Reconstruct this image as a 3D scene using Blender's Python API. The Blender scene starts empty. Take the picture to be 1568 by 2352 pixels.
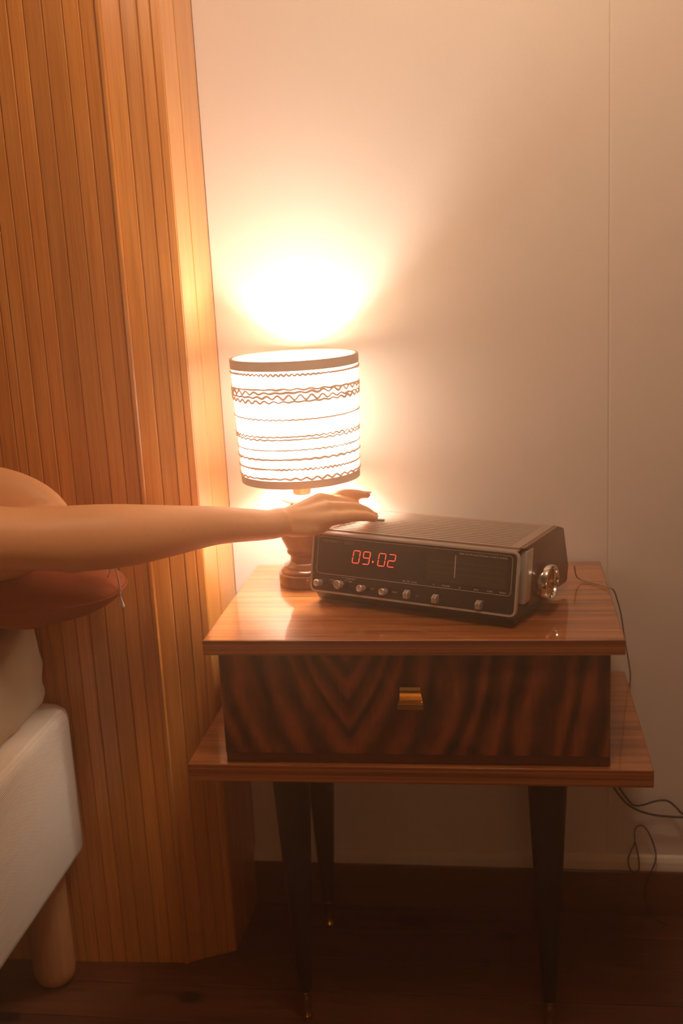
import bpy, bmesh, math, random
from mathutils import Vector, Matrix, noise
random.seed(7)
PI = math.pi
S = bpy.context.scene
COL = S.collection

# ------------------------------------------------------------------ camera
cam_d = bpy.data.cameras.new('camera')
cam = bpy.data.objects.new('camera', cam_d)
COL.objects.link(cam)
S.camera = cam
cam_d.sensor_fit = 'VERTICAL'
cam_d.sensor_height = 36.0
cam_d.sensor_width = 24.0
cam_d.lens = 39.095
cam_d.clip_start = 0.02
CR, CU, CF = Vector((.9898, .1333, -.0510)), Vector((.0184, .2354, .9717)), Vector((-.1415, .9627, -.2305))
CR.normalize()
CB = (-CF).normalized()
CU = CB.cross(CR).normalized()
CR = CU.cross(CB).normalized()
cam.matrix_world = Matrix(((CR.x, CU.x, CB.x, 0.0), (CR.y, CU.y, CB.y, -1.65915), (CR.z, CU.z, CB.z, 1.07492), (0, 0, 0, 1)))
cam_d.dof.use_dof = True
cam_d.dof.focus_distance = 1.46
cam_d.dof.aperture_fstop = 3.2

# ------------------------------------------------------------------ world, light, exposure
w = bpy.data.worlds.new('world')
S.world = w
w.use_nodes = True
WN = w.node_tree.nodes
WN['Background'].inputs[0].default_value = (1.0, 0.62, 0.35, 1)
WN['Background'].inputs[1].default_value = 0.02
HAZE = 0.15
if HAZE > 0:
    vs = WN.new('ShaderNodeVolumeScatter')
    vs.inputs['Color'].default_value = (1.0, 0.74, 0.52, 1)
    vs.inputs['Density'].default_value = HAZE
    vs.inputs['Anisotropy'].default_value = 0.88
    w.node_tree.links.new(vs.outputs[0], WN['World Output'].inputs['Volume'])
S.view_settings.view_transform = 'Standard'
S.view_settings.look = 'None'
S.view_settings.gamma = 1.0
S.view_settings.use_curve_mapping = False
S.view_settings.exposure = 0.52
S.cycles.max_bounces = 7
S.cycles.diffuse_bounces = 4
S.cycles.volume_bounces = 1
S.cycles.use_adaptive_sampling = True
S.cycles.adaptive_threshold = 0.02

BULB_W = 38.0            # watts of the bulb inside the lamp shade
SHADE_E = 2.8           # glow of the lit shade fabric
LOW_FILL_W = 5.0
TOP_FILL_W = 16.0           # watts of an added, unseen fill light brightening the upper wall

cl = bpy.data.lights.new('top_fill_light', 'POINT')
cl.shadow_soft_size = 0.13
cl.energy = TOP_FILL_W
cl.color = (1.0, 0.69, 0.46)
clo = bpy.data.objects.new('top_fill_light', cl)
clo.location = (0.02, -0.74, 1.80)
COL.objects.link(clo)
fl = bpy.data.lights.new('low_fill_light', 'POINT')        # added orange fill behind the camera, for the wall under the nightstand
fl.shadow_soft_size = 0.15
fl.energy = LOW_FILL_W
fl.color = (1.0, 0.47, 0.22)
flo = bpy.data.objects.new('low_fill_light', fl)
flo.location = (0.25, -2.75, 0.80)
COL.objects.link(flo)

# ------------------------------------------------------------------ helpers
def thing(name, label, cat, loc=(0, 0, 0), rz=0.0, group=None):
    o = bpy.data.objects.new(name, None)
    o.empty_display_size = 0.05
    COL.objects.link(o)
    o.location = loc
    o.rotation_euler = (0, 0, rz)
    o['label'] = label
    o['category'] = cat
    if group:
        o['group'] = group
    return o

def tag(o, label, cat, group=None):
    o['label'] = label
    o['category'] = cat
    if group:
        o['group'] = group
    return o

def obj(name, bm, mat, parent=None, smooth=False, angle=None, world=False, root=None):
    """link the bmesh as one mesh object; world=True means its coordinates are world ones"""
    if world and (root or parent):
        r = root or parent
        m = Matrix.Translation(r.location) @ Matrix.Rotation(r.rotation_euler.z, 4, 'Z')
        bmesh.ops.transform(bm, matrix=m.inverted(), verts=bm.verts)
    bmesh.ops.recalc_face_normals(bm, faces=bm.faces)
    me = bpy.data.meshes.new(name)
    bm.to_mesh(me)
    bm.free()
    if mat:
        me.materials.append(mat)
    if smooth:
        for p in me.polygons:
            p.use_smooth = True
        if angle is not None:
            try:
                me.set_sharp_from_angle(angle=math.radians(angle))
            except Exception:
                pass
    o = bpy.data.objects.new(name, me)
    COL.objects.link(o)
    if parent:
        o.parent = parent
    return o

def box(x0, x1, y0, y1, z0, z1, bev=0.0, seg=2, bm=None):
    own = bm is None
    b = bmesh.new()
    vs = [b.verts.new((x, y, z)) for x in (x0, x1) for y in (y0, y1) for z in (z0, z1)]
    for f in ((0, 1, 3, 2), (4, 6, 7, 5), (0, 4, 5, 1), (2, 3, 7, 6), (0, 2, 6, 4), (1, 5, 7, 3)):
        b.faces.new([vs[i] for i in f])
    if bev > 0:
        bmesh.ops.bevel(b, geom=list(b.edges), offset=bev, segments=seg, profile=0.5, affect='EDGES', clamp_overlap=True)
    if own:
        return b
    merge(bm, b)
    return bm

def merge(bm, other):
    me = bpy.data.meshes.new('tmp')
    other.to_mesh(me)
    other.free()
    bm.from_mesh(me)
    bpy.data.meshes.remove(me)

def prism(poly, a0, a1, axis='x', bev=0.0, seg=2):
    """poly of (u,v) extruded from a0 to a1 along an axis; x: (y,z), y: (x,z), z: (x,y)"""
    b = bmesh.new()
    def P(u, v, a):
        return {'x': (a, u, v), 'y': (u, a, v), 'z': (u, v, a)}[axis]
    A = [b.verts.new(P(u, v, a0)) for u, v in poly]
    B = [b.verts.new(P(u, v, a1)) for u, v in poly]
    n = len(poly)
    b.faces.new(A)
    b.faces.new(B[::-1])
    for i in range(n):
        b.faces.new((A[i], B[i], B[(i + 1) % n], A[(i + 1) % n]))
    if bev > 0:
        bmesh.ops.recalc_face_normals(b, faces=b.faces)
        bmesh.ops.bevel(b, geom=list(b.edges), offset=bev, segments=seg, profile=0.5, affect='EDGES', clamp_overlap=True)
    return b

def lathe(prof, seg=48, c=(0, 0, 0), close=False, bm=None):
    b = bm or bmesh.new()
    rings = []
    for r, z in prof:
        if r < 1e-6:
            rings.append([b.verts.new((c[0], c[1], c[2] + z))])
        else:
            rings.append([b.verts.new((c[0] + r * math.cos(2 * PI * i / seg), c[1] + r * math.sin(2 * PI * i / seg), c[2] + z)) for i in range(seg)])
    pairs = list(zip(rings, rings[1:]))
    if close:
        pairs.append((rings[-1], rings[0]))
    for A, B in pairs:
        for i in range(seg):
            j = (i + 1) % seg
            if len(A) == 1 and len(B) == 1:
                continue
            if len(A) == 1:
                b.faces.new((A[0], B[i], B[j]))
            elif len(B) == 1:
                b.faces.new((A[i], A[j], B[0]))
            else:
                b.faces.new((A[i], A[j], B[j], B[i]))
    return b

def catmull(pts, n=6, closed=False):
    P = [Vector(p) for p in pts]
    out = []
    m = len(P)
    rng = range(m if closed else m - 1)
    for i in rng:
        p0 = P[(i - 1) % m] if (closed or i > 0) else P[0] * 2 - P[1]
        p1, p2 = P[i], P[(i + 1) % m]
        p3 = P[(i + 2) % m] if (closed or i + 2 < m) else P[-1] * 2 - P[-2]
        for k in range(n):
            t = k / n
            out.append(0.5 * ((2 * p1) + (p2 - p0) * t + (2 * p0 - 5 * p1 + 4 * p2 - p3) * t * t + (-p0 + 3 * p1 - 3 * p2 + p3) * t ** 3))
    if not closed:
        out.append(P[-1].copy())
    return out

def tube(pts, rad, seg=8, closed=False, bm=None, smooth_n=0, up=Vector((0, 0, 1)), flat=None):
    """sweep; rad a number or list; flat = list/number multiplying the radius along the 'up-ish' axis"""
    b = bm or bmesh.new()
    P = [Vector(p) for p in pts]
    R = rad if isinstance(rad, (list, tuple)) else [rad] * len(P)
    Fl = flat if isinstance(flat, (list, tuple)) else [flat or 1.0] * len(P)
    if smooth_n:
        n0 = len(P)
        Q = catmull(P, smooth_n, closed)
        RR = catmull([(r, f, 0) for r, f in zip(R, Fl)], smooth_n, closed)
        P, R, Fl = Q, [max(1e-5, v.x) for v in RR], [max(.05, v.y) for v in RR]
    rings = []
    n = len(P)
    for i in range(n):
        if closed:
            t = (P[(i + 1) % n] - P[i - 1])
        else:
            t = P[min(i + 1, n - 1)] - P[max(i - 1, 0)]
        t.normalize()
        u = up - t * up.dot(t)
        if u.length < 1e-3:
            u = Vector((1, 0, 0)) - t * t.x
        u.normalize()
        s = t.cross(u)
        rings.append([b.verts.new(P[i] + (s * math.cos(2 * PI * k / seg) + u * Fl[i] * math.sin(2 * PI * k / seg)) * R[i]) for k in range(seg)])
    for i in range(n if closed else n - 1):
        A, B = rings[i], rings[(i + 1) % n]
        for k in range(seg):
            b.faces.new((A[k], A[(k + 1) % seg], B[(k + 1) % seg], B[k]))
    if not closed:
        b.faces.new(rings[0][::-1])
        b.faces.new(rings[-1])
    return b

def ellipsoid(c, r, seg=16, rings=10, bm=None, rot=None):
    b = bm or bmesh.new()
    t = bmesh.new()
    bmesh.ops.create_uvsphere(t, u_segments=seg, v_segments=rings, radius=1.0)
    M = Matrix.Translation(c) @ (rot.to_4x4() if rot else Matrix.Identity(4)) @ Matrix.Diagonal((r[0], r[1], r[2], 1))
    bmesh.ops.transform(t, matrix=M, verts=t.verts)
    merge(b, t)
    return b

def remesh(bm, voxel, smooth_it=4, fac=0.5):
    me = bpy.data.meshes.new('tmp')
    bmesh.ops.recalc_face_normals(bm, faces=bm.faces)
    bm.to_mesh(me)
    bm.free()
    o = bpy.data.objects.new('tmp', me)
    COL.objects.link(o)
    m = o.modifiers.new('r', 'REMESH')
    m.mode = 'VOXEL'
    m.voxel_size = voxel
    if smooth_it:
        k = o.modifiers.new('s', 'SMOOTH')
        k.iterations = smooth_it
        k.factor = fac
    dg = bpy.context.evaluated_depsgraph_get()
    me2 = bpy.data.meshes.new_from_object(o.evaluated_get(dg))
    out = bmesh.new()
    out.from_mesh(me2)
    bpy.data.objects.remove(o)
    bpy.data.meshes.remove(me)
    bpy.data.meshes.remove(me2)
    return out

def text_bm(s, size, mat4, depth=0.0001, align='LEFT', shear=0.0, spacing=1.0):
    cu = bpy.data.curves.new('t', 'FONT')
    cu.body = s
    cu.size = size
    cu.align_x = align
    cu.align_y = 'CENTER'
    cu.shear = shear
    cu.space_character = spacing
    cu.extrude = depth
    cu.resolution_u = 3
    o = bpy.data.objects.new('t', cu)
    COL.objects.link(o)
    dg = bpy.context.evaluated_depsgraph_get()
    me = bpy.data.meshes.new_from_object(o.evaluated_get(dg))
    b = bmesh.new()
    b.from_mesh(me)
    bmesh.ops.transform(b, matrix=mat4, verts=b.verts)
    bpy.data.objects.remove(o)
    bpy.data.curves.remove(cu)
    bpy.data.meshes.remove(me)
    return b

# ------------------------------------------------------------------ materials
def newmat(name):
    m = bpy.data.materials.new(name)
    m.use_nodes = True
    nt = m.node_tree
    return m, nt, nt.nodes, nt.links, nt.nodes['Principled BSDF']

def plain(name, col, rough=0.5, metal=0.0, spec=0.5, coat=0.0, bump=0.0, bscale=200, emis=0.0, sss=0.0, ani=None):
    m, nt, N, L, p = newmat(name)
    p.inputs['Base Color'].default_value = (*col, 1)
    p.inputs['Roughness'].default_value = rough
    p.inputs['Metallic'].default_value = metal
    p.inputs['Specular IOR Level'].default_value = spec
    p.inputs['Coat Weight'].default_value = coat
    p.inputs['Coat Roughness'].default_value = 0.08
    if sss > 0:
        p.inputs['Subsurface Weight'].default_value = sss
        p.inputs['Subsurface Radius'].default_value = (0.9, 0.35, 0.18)
        p.inputs['Subsurface Scale'].default_value = 0.012
    if emis > 0:
        p.inputs['Emission Color'].default_value = (*col, 1)
        p.inputs['Emission Strength'].default_value = emis
    tc = N.new('ShaderNodeTexCoord')
    nz = N.new('ShaderNodeTexNoise')
    nz.inputs['Scale'].default_value = bscale
    nz.inputs['Detail'].default_value = 3
    L.new(tc.outputs['Object'], nz.inputs['Vector'])
    # slight colour variation so that nothing is a flat fill
    mx = N.new('ShaderNodeMixRGB')
    mx.blend_type = 'MULTIPLY'
    mx.inputs['Color1'].default_value = (*col, 1)
    rp = N.new('ShaderNodeValToRGB')
    rp.color_ramp.elements[0].color = (0.82, 0.82, 0.82, 1)
    rp.color_ramp.elements[1].color = (1.0, 1.0, 1.0, 1)
    L.new(nz.outputs['Fac'], rp.inputs['Fac'])
    mx.inputs['Fac'].default_value = 0.6
    L.new(rp.outputs[0], mx.inputs['Color2'])
    L.new(mx.outputs[0], p.inputs['Base Color'])
    if bump > 0:
        bp = N.new('ShaderNodeBump')
        bp.inputs['Strength'].default_value = bump
        bp.inputs['Distance'].default_value = 0.001
        L.new(nz.outputs['Fac'], bp.inputs['Height'])
        L.new(bp.outputs[0], p.inputs['Normal'])
    return m

def wood(name, c_dark, c_mid, c_light, axis='z', rough=0.3, coat=0.2, scale=1.0, band=0.5, rnd=True, stretch=0.03, tint=0.18, bump=0.15, ramp=(0.28, 0.5, 0.74), coatr=0.12):
    """grain running along an axis, different from piece to piece"""
    m, nt, N, L, p = newmat(name)
    tc = N.new('ShaderNodeTexCoord')
    oi = N.new('ShaderNodeObjectInfo')
    ad = N.new('ShaderNodeVectorMath')
    ad.operation = 'ADD'
    sc = N.new('ShaderNodeVectorMath')
    sc.operation = 'SCALE'
    cmb = N.new('ShaderNodeCombineXYZ')
    for i in range(3):
        L.new(oi.outputs['Random'], cmb.inputs[i])
    L.new(cmb.outputs[0], sc.inputs[0])
    sc.inputs['Scale'].default_value = 17.3 if rnd else 0.0
    L.new(tc.outputs['Object'], ad.inputs[0])
    L.new(sc.outputs[0], ad.inputs[1])
    mp = N.new('ShaderNodeMapping')
    s = [1.0, 1.0, 1.0]
    s['xyz'.index(axis)] = stretch
    mp.inputs['Scale'].default_value = [v * scale for v in s]
    L.new(ad.outputs[0], mp.inputs['Vector'])
    n1 = N.new('ShaderNodeTexNoise')
    n1.inputs['Scale'].default_value = 55
    n1.inputs['Detail'].default_value = 5
    n1.inputs['Roughness'].default_value = 0.6
    n1.inputs['Distortion'].default_value = 0.6
    L.new(mp.outputs[0], n1.inputs['Vector'])
    n2 = N.new('ShaderNodeTexNoise')
    n2.inputs['Scale'].default_value = 320
    n2.inputs['Detail'].default_value = 3
    L.new(mp.outputs[0], n2.inputs['Vector'])
    mx = N.new('ShaderNodeMixRGB')
    mx.inputs['Fac'].default_value = band
    L.new(n1.outputs['Fac'], mx.inputs['Color1'])
    L.new(n2.outputs['Fac'], mx.inputs['Color2'])
    rp = N.new('ShaderNodeValToRGB')
    cr = rp.color_ramp
    cr.elements[0].position, cr.elements[0].color = ramp[0], (*c_dark, 1)
    cr.elements[1].position, cr.elements[1].color = ramp[2], (*c_light, 1)
    e = cr.elements.new(ramp[1])
    e.color = (*c_mid, 1)
    L.new(mx.outputs[0], rp.inputs['Fac'])
    hv = N.new('ShaderNodeHueSaturation')
    mr = N.new('ShaderNodeMapRange')
    mr.inputs['To Min'].default_value = 1 - tint
    mr.inputs['To Max'].default_value = 1 + tint
    L.new(oi.outputs['Random'], mr.inputs['Value'])
    L.new(mr.outputs[0], hv.inputs['Value'])
    L.new(rp.outputs[0], hv.inputs['Color'])
    L.new(hv.outputs[0], p.inputs['Base Color'])
    p.inputs['Roughness'].default_value = rough
    p.inputs['Coat Weight'].default_value = coat
    p.inputs['Coat Roughness'].default_value = coatr
    p.inputs['Coat IOR'].default_value = 1.7 if coat > .9 else 1.5
    bp = N.new('ShaderNodeBump')
    bp.inputs['Strength'].default_value = bump
    bp.inputs['Distance'].default_value = 0.0006
    L.new(mx.outputs[0], bp.inputs['Height'])
    L.new(bp.outputs[0], p.inputs['Normal'])
    return m

M = {}
M['pine'] = wood('varnished pine', (.46, .145, .023), (.68, .262, .050), (.84, .40, .11), 'z', rough=.34, coat=.6, coatr=.17, tint=.13, ramp=(.25, .5, .75))
M['top'] = wood('glossy walnut laminate', (.14, .032, .006), (.38, .115, .024), (.56, .20, .05), 'x', rough=.3, coat=1.0, coatr=.05, band=.3, tint=0, bump=.03, stretch=.035, scale=1.7, ramp=(.34, .49, .64))
M['edge'] = wood('edge laminate', (.16, .04, .010), (.33, .09, .022), (.50, .18, .05), 'x', rough=.3, coat=.5, coatr=.1, scale=2.2, band=.2, tint=0, bump=.05, stretch=.004, ramp=(.41, .5, .58))
M['floor'] = wood('dark stained pine floor', (.035, .009, .003), (.095, .024, .007), (.15, .042, .012), 'x', rough=.42, coat=.15, scale=.7, stretch=.05, tint=.2, bump=.2)
M['base'] = wood('brown baseboard', (.07, .018, .006), (.13, .035, .011), (.18, .055, .018), 'x', rough=.4, coat=.1, tint=.05)
M['cabinet'] = wood('cabinet side', (.08, .020, .008), (.15, .04, .013), (.22, .07, .02), 'x', rough=.3, coat=.4, tint=0)
M['beech'] = wood('turned beech leg', (.52, .22, .08), (.62, .29, .11), (.70, .36, .16), 'z', rough=.45, coat=.1, tint=.03)
M['turned'] = wood('dark turned lamp wood', (.10, .032, .012), (.17, .055, .02), (.24, .09, .03), 'z', rough=.16, coat=.6, coatr=.08, tint=0)
M['cheek'] = wood('radio woodgrain cheek', (.12, .05, .025), (.18, .078, .04), (.24, .11, .06), 'y', rough=.35, coat=.15, tint=0, band=.6, bump=.03)
M['wall'] = plain('cream wall panel', (.86, .73, .62), rough=.55, bump=.12, bscale=420, spec=.3)
M['trimcream'] = plain('cream trim', (.82, .70, .56), rough=.5)
M['plaster'] = plain('warm plaster', (.36, .22, .13), rough=.8)
M['ceil'] = plain('ceiling paint', (.50, .38, .27), rough=.9)
M['blackleg'] = plain('black lacquered leg', (.012, .010, .009), rough=.42, spec=.4)
M['brass'] = plain('brass', (.50, .28, .09), rough=.15, metal=1.0)
M['brass2'] = plain('aged brass', (.72, .42, .14), rough=.3, metal=1.0)
M['skin'] = plain('skin', (.88, .44, .20), rough=.48, spec=.4, sss=.12, bump=.1, bscale=300)
M['nail'] = plain('fingernail', (.85, .50, .36), rough=.3, spec=.5)
M['linen'] = plain('beige linen', (.62, .47, .31), rough=.9, bump=.5, bscale=900, spec=.1)
M['bedbase'] = plain('cream bed base cloth', (.82, .67, .51), rough=.92, bump=.6, bscale=1200, spec=.1)
M['pillow'] = plain('rust cotton', (.40, .115, .045), rough=.88, bump=.4, bscale=900, spec=.1)
M['string'] = plain('white cotton tie', (.9, .85, .78), rough=.8)
M['camisole'] = plain('rust camisole', (.42, .12, .06), rough=.85)
M['hair'] = plain('brown hair', (.045, .02, .01), rough=.5, bump=.5, bscale=300)
M['eye'] = plain('eye white', (.85, .8, .76), rough=.2)
M['iris'] = plain('brown iris', (.08, .03, .015), rough=.2)
M['blackplastic'] = plain('black plastic', (.022, .016, .013), rough=.32, spec=.5, bump=.1, bscale=800)
M['topplastic'] = plain('bronze brown plastic grille', (.34, .235, .17), rough=.3, spec=.6)
M['face'] = plain('radio face', (.014, .010, .009), rough=.18, spec=.5, coat=.3)
M['dial'] = plain('dial glass', (.035, .022, .016), rough=.15, spec=.5, coat=.4)
M['silver'] = plain('brushed aluminium', (.66, .56, .48), rough=.35, metal=.5)
M['chrome'] = plain('chrome', (.88, .84, .80), rough=.08, metal=1.0)
M['print'] = plain('silver print', (.62, .50, .42), rough=.5)
M['led'] = plain('red led digit', (1.0, .10, .05), rough=.4, emis=.75)
M['cordpale'] = plain('pale brown flex', (.36, .22, .12), rough=.5)
M['cordblack'] = plain('black flex', (.012, .012, .012), rough=.45)
M['collar'] = plain('milky lamp collar', (.75, .62, .5), rough=.35)

def mat_fabric_bump(m, sx, sz, strength=.5):
    nt = m.node_tree; N = nt.nodes; L = nt.links; p = N['Principled BSDF']
    tc = N.new('ShaderNodeTexCoord'); mp = N.new('ShaderNodeMapping'); mp.inputs['Scale'].default_value = (sx, sx, sz)
    L.new(tc.outputs['Object'], mp.inputs['Vector'])
    wv = N.new('ShaderNodeTexWave'); wv.bands_direction = 'Z'; wv.inputs['Scale'].default_value = 1.0; wv.inputs['Distortion'].default_value = .6
    L.new(mp.outputs[0], wv.inputs['Vector'])
    bp = N.new('ShaderNodeBump'); bp.inputs['Strength'].default_value = strength; bp.inputs['Distance'].default_value = .0006
    L.new(wv.outputs['Fac'], bp.inputs['Height']); L.new(bp.outputs[0], p.inputs['Normal'])
mat_fabric_bump(M['bedbase'], 20, 110, .6)

# figured, book-matched rosewood of the drawer front
def rosewood():
    m, nt, N, L, p = newmat('figured rosewood')
    tc = N.new('ShaderNodeTexCoord')
    sp = N.new('ShaderNodeSeparateXYZ')
    L.new(tc.outputs['Object'], sp.inputs[0])
    def mth(op, a, b=None, c=None):
        n = N.new('ShaderNodeMath'); n.operation = op
        for i, v in enumerate((a, b, c)):
            if v is None: continue
            if isinstance(v, (int, float)): n.inputs[i].default_value = v
            else: L.new(v, n.inputs[i])
        return n.outputs[0]
    # mirror line left of the middle, flared bands: u = |x-x0| - flare * z
    ax = mth('ABSOLUTE', mth('ADD', sp.outputs['X'], .081))
    zc = mth('SUBTRACT', sp.outputs['Z'], .505)
    fall = mth('POWER', 2.718, mth('MULTIPLY', ax, -9.0))
    u = mth('SUBTRACT', ax, mth('MULTIPLY', zc, mth('ADD', mth('MULTIPLY', fall, .62), .06)))
    cb = N.new('ShaderNodeCombineXYZ')
    L.new(u, cb.inputs['X'])
    L.new(mth('MULTIPLY', sp.outputs['Z'], .22), cb.inputs['Z'])
    nz = N.new('ShaderNodeTexNoise'); nz.inputs['Scale'].default_value = 34; nz.inputs['Detail'].default_value = 3
    L.new(tc.outputs['Object'], nz.inputs['Vector'])
    wv = N.new('ShaderNodeTexWave'); wv.bands_direction = 'X'
    wv.inputs['Scale'].default_value = 9; wv.inputs['Distortion'].default_value = 11
    wv.inputs['Detail'].default_value = 3; wv.inputs['Detail Scale'].default_value = 1.1; wv.inputs['Detail Roughness'].default_value = .55
    L.new(cb.outputs[0], wv.inputs['Vector'])
    mp = N.new('ShaderNodeMapping'); mp.inputs['Scale'].default_value = (1, 1, .06)
    L.new(tc.outputs['Object'], mp.inputs['Vector'])
    fn = N.new('ShaderNodeTexNoise'); fn.inputs['Scale'].default_value = 420; fn.inputs['Detail'].default_value = 3
    L.new(mp.outputs[0], fn.inputs['Vector'])
    a = mth('ADD', mth('MULTIPLY', wv.outputs['Fac'], .42), mth('MULTIPLY', nz.outputs['Fac'], .56))
    a = mth('ADD', a, mth('MULTIPLY', mth('SUBTRACT', fn.outputs['Fac'], .5), .35))
    rp = N.new('ShaderNodeValToRGB'); cr = rp.color_ramp
    cr.elements[0].position, cr.elements[0].color = .20, (.016, .006, .004, 1)
    cr.elements[1].position, cr.elements[1].color = .80, (.32, .072, .020, 1)
    e = cr.elements.new(.5); e.color = (.14, .032, .011, 1)
    L.new(a, rp.inputs['Fac'])
    L.new(rp.outputs[0], p.inputs['Base Color'])
    p.inputs['Roughness'].default_value = .35
    p.inputs['Coat Weight'].default_value = .25
    p.inputs['Coat Roughness'].default_value = .2
    return m
M['rosewood'] = rosewood()

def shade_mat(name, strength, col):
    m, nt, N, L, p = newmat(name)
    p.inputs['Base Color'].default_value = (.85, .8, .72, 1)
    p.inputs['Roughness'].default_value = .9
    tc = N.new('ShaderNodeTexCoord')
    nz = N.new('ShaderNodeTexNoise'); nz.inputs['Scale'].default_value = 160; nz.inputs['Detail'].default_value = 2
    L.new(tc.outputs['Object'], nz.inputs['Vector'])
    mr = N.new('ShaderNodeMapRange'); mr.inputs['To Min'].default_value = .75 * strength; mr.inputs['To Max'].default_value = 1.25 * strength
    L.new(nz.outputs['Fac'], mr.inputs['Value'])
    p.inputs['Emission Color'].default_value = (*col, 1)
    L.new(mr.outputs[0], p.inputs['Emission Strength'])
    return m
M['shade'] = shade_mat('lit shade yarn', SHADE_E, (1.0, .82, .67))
M['shadecord'] = plain('brown shade cord', (.50, .27, .14), rough=.8, emis=.22)  # slight emission stands in for bulb light coming through the cords
M['shadetrim'] = plain('brown trim tape', (.36, .21, .12), rough=.7, emis=.25)  # tape also given its own emission, as if lit from behind

# ------------------------------------------------------------------ the setting
def struct(name, bm=None, mat=None, parent=None, **k):
    if bm is None:
        o = bpy.data.objects.new(name, None)
        COL.objects.link(o)
    else:
        o = obj(name, bm, mat, parent, **k)
    if parent is None:
        o['kind'] = 'structure'
    return o

XL, XR, YB, YF, ZC = -2.2, 1.4, 0.0, -3.2, 2.45
# floor: dark boards running along the back wall, each its own piece
floor = struct('floor', box(XL, XR, YF, YB + .05, -.06, -.021), M['floor'])
PW = .0795
y = -.155 + 2 * PW
i = 0
while y > YF:
    y0, y1 = y - PW + .0007, min(y, .02) - .0007
    lift = random.uniform(-.0004, .0004)
    p = obj('plank', box(XL, XR, y0, y1, -.02, lift, .0005, 1), M['floor'], floor)
    y -= PW
# knots: dark ovals that belong to the boards
knots = [(-.4715, -.2613, .020, .014), (-.0015, -.083, .017, .009), (-.0353, -.153, .009, .012), (-.155, -.050, .024, .013),
         (-.7304, -.3224, .02, .012), (.33, -.31, .018, .01), (-.24, -.39, .016, .012), (.7, -.12, .02, .012), (-.1, -.62, .018, .012)]
nt = M['floor'].node_tree
N, L = nt.nodes, nt.links
src = N['Principled BSDF'].inputs['Base Color'].links[0].from_socket
tc = N.new('ShaderNodeTexCoord')
acc = None
for kx, ky, rx, ry in knots:
    mp = N.new('ShaderNodeMapping')
    mp.vector_type = 'TEXTURE'
    mp.inputs['Location'].default_value = (kx, ky, 0)
    mp.inputs['Scale'].default_value = (rx, ry, 1)
    L.new(tc.outputs['Object'], mp.inputs['Vector'])
    ln = N.new('ShaderNodeVectorMath'); ln.operation = 'LENGTH'
    L.new(mp.outputs[0], ln.inputs[0])
    if acc is None:
        acc = ln.outputs['Value']
    else:
        mn = N.new('ShaderNodeMath'); mn.operation = 'MINIMUM'
        L.new(acc, mn.inputs[0]); L.new(ln.outputs['Value'], mn.inputs[1])
        acc = mn.outputs[0]
mr = N.new('ShaderNodeMapRange')
mr.inputs['From Min'].default_value = .7
mr.inputs['From Max'].default_value = 1.25
mr.inputs['To Min'].default_value = .12
mr.inputs['To Max'].default_value = 1
L.new(acc, mr.inputs['Value'])
mk = N.new('ShaderNodeMixRGB'); mk.blend_type = 'MULTIPLY'; mk.inputs['Fac'].default_value = 1
L.new(src, mk.inputs['Color1']); L.new(mr.outputs[0], mk.inputs['Color2'])
L.new(mk.outputs[0], N['Principled BSDF'].inputs['Base Color'])

# back wall: cream panels with a fine recessed joint
wb = struct('wall_back', box(XL, XR, .012, .10, -.02, ZC), M['plaster'])
for x0, x1 in ((-.4215, .1594), (.1608, .78), (.783, 1.4)):
    obj('panel', box(x0, x1, 0, .013, .079, ZC, .0012, 1), M['wall'], wb)
obj('joint_strip', box(.1590, .1612, .0012, .0128, .079, ZC), M['trimcream'], wb)
struct('baseboard_back', box(-.4215, XR, -.012, .012, 0, .0772, .002, 2), M['base'])
struct('trim_1', prism([(0.0, .1016), (-.004, .0985), (-.0075, .0915), (-.009, .082), (-.009, .0774), (0.0, .0774)], -.4215, XR, 'x'), M['trimcream'])

# left wall: clad in narrow upright varnished boards, stepping out in three faces
wl = struct('wall_left')
P0, P1, P2, P3, P4 = (-.4212, .0), (-.4275, -.1453), (-.4985, -.1809), (-.6737, -.1885), (-2.2, -.1925)
def boards(A, B, cuts, depth=.012, both=False):
    ax, ay = A
    bx, by = B
    ln = math.hypot(bx - ax, by - ay)
    dx, dy = (bx - ax) / ln, (by - ay) / ln
    nx, ny = dy, -dx                       # outward normal is fixed so that it faces the room
    if ny > 0 and abs(ny) > .5: nx, ny = -nx, -ny
    if abs(ny) <= .5 and nx < 0: nx, ny = -nx, -ny
    for a, b in zip(cuts, cuts[1:]):
        g = .0005
        q = random.uniform(-.0004, .0003)
        a2, b2 = a + g, b - g
        ch = .0011
        prof = [(a, -depth), (b, -depth), (b, q - .0030), (b2, q - .0030), (b2, q - ch), (b2 - ch, q), (a2 + ch, q), (a2, q - ch), (a2, q - .0030), (a, q - .0030)]
        poly = [(ax + dx * t + nx * d, ay + dy * t + ny * d) for t, d in prof]
        obj('plank', prism(poly, 0, ZC, 'z'), M['pine'], wl)
def lens(A, B): return math.hypot(B[0] - A[0], B[1] - A[1])
boards(P1, P0, [0, .062, lens(P1, P0)])
lB = lens(P2, P1)
boards(P2, P1, [.004, .0285, .0505, .0675, lB])
lA = lens(P2, P3)
cuts = [.0025, .024, .0462, .0731, .0976, .119, .1417, .162, lA]
boards(P2, P3, cuts)
tail = [0]
while tail[-1] < lens(P3, P4) - .03:
    tail.append(tail[-1] + random.choice((.0225, .0235, .0245)))
tail[-1] = lens(P3, P4)
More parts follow.
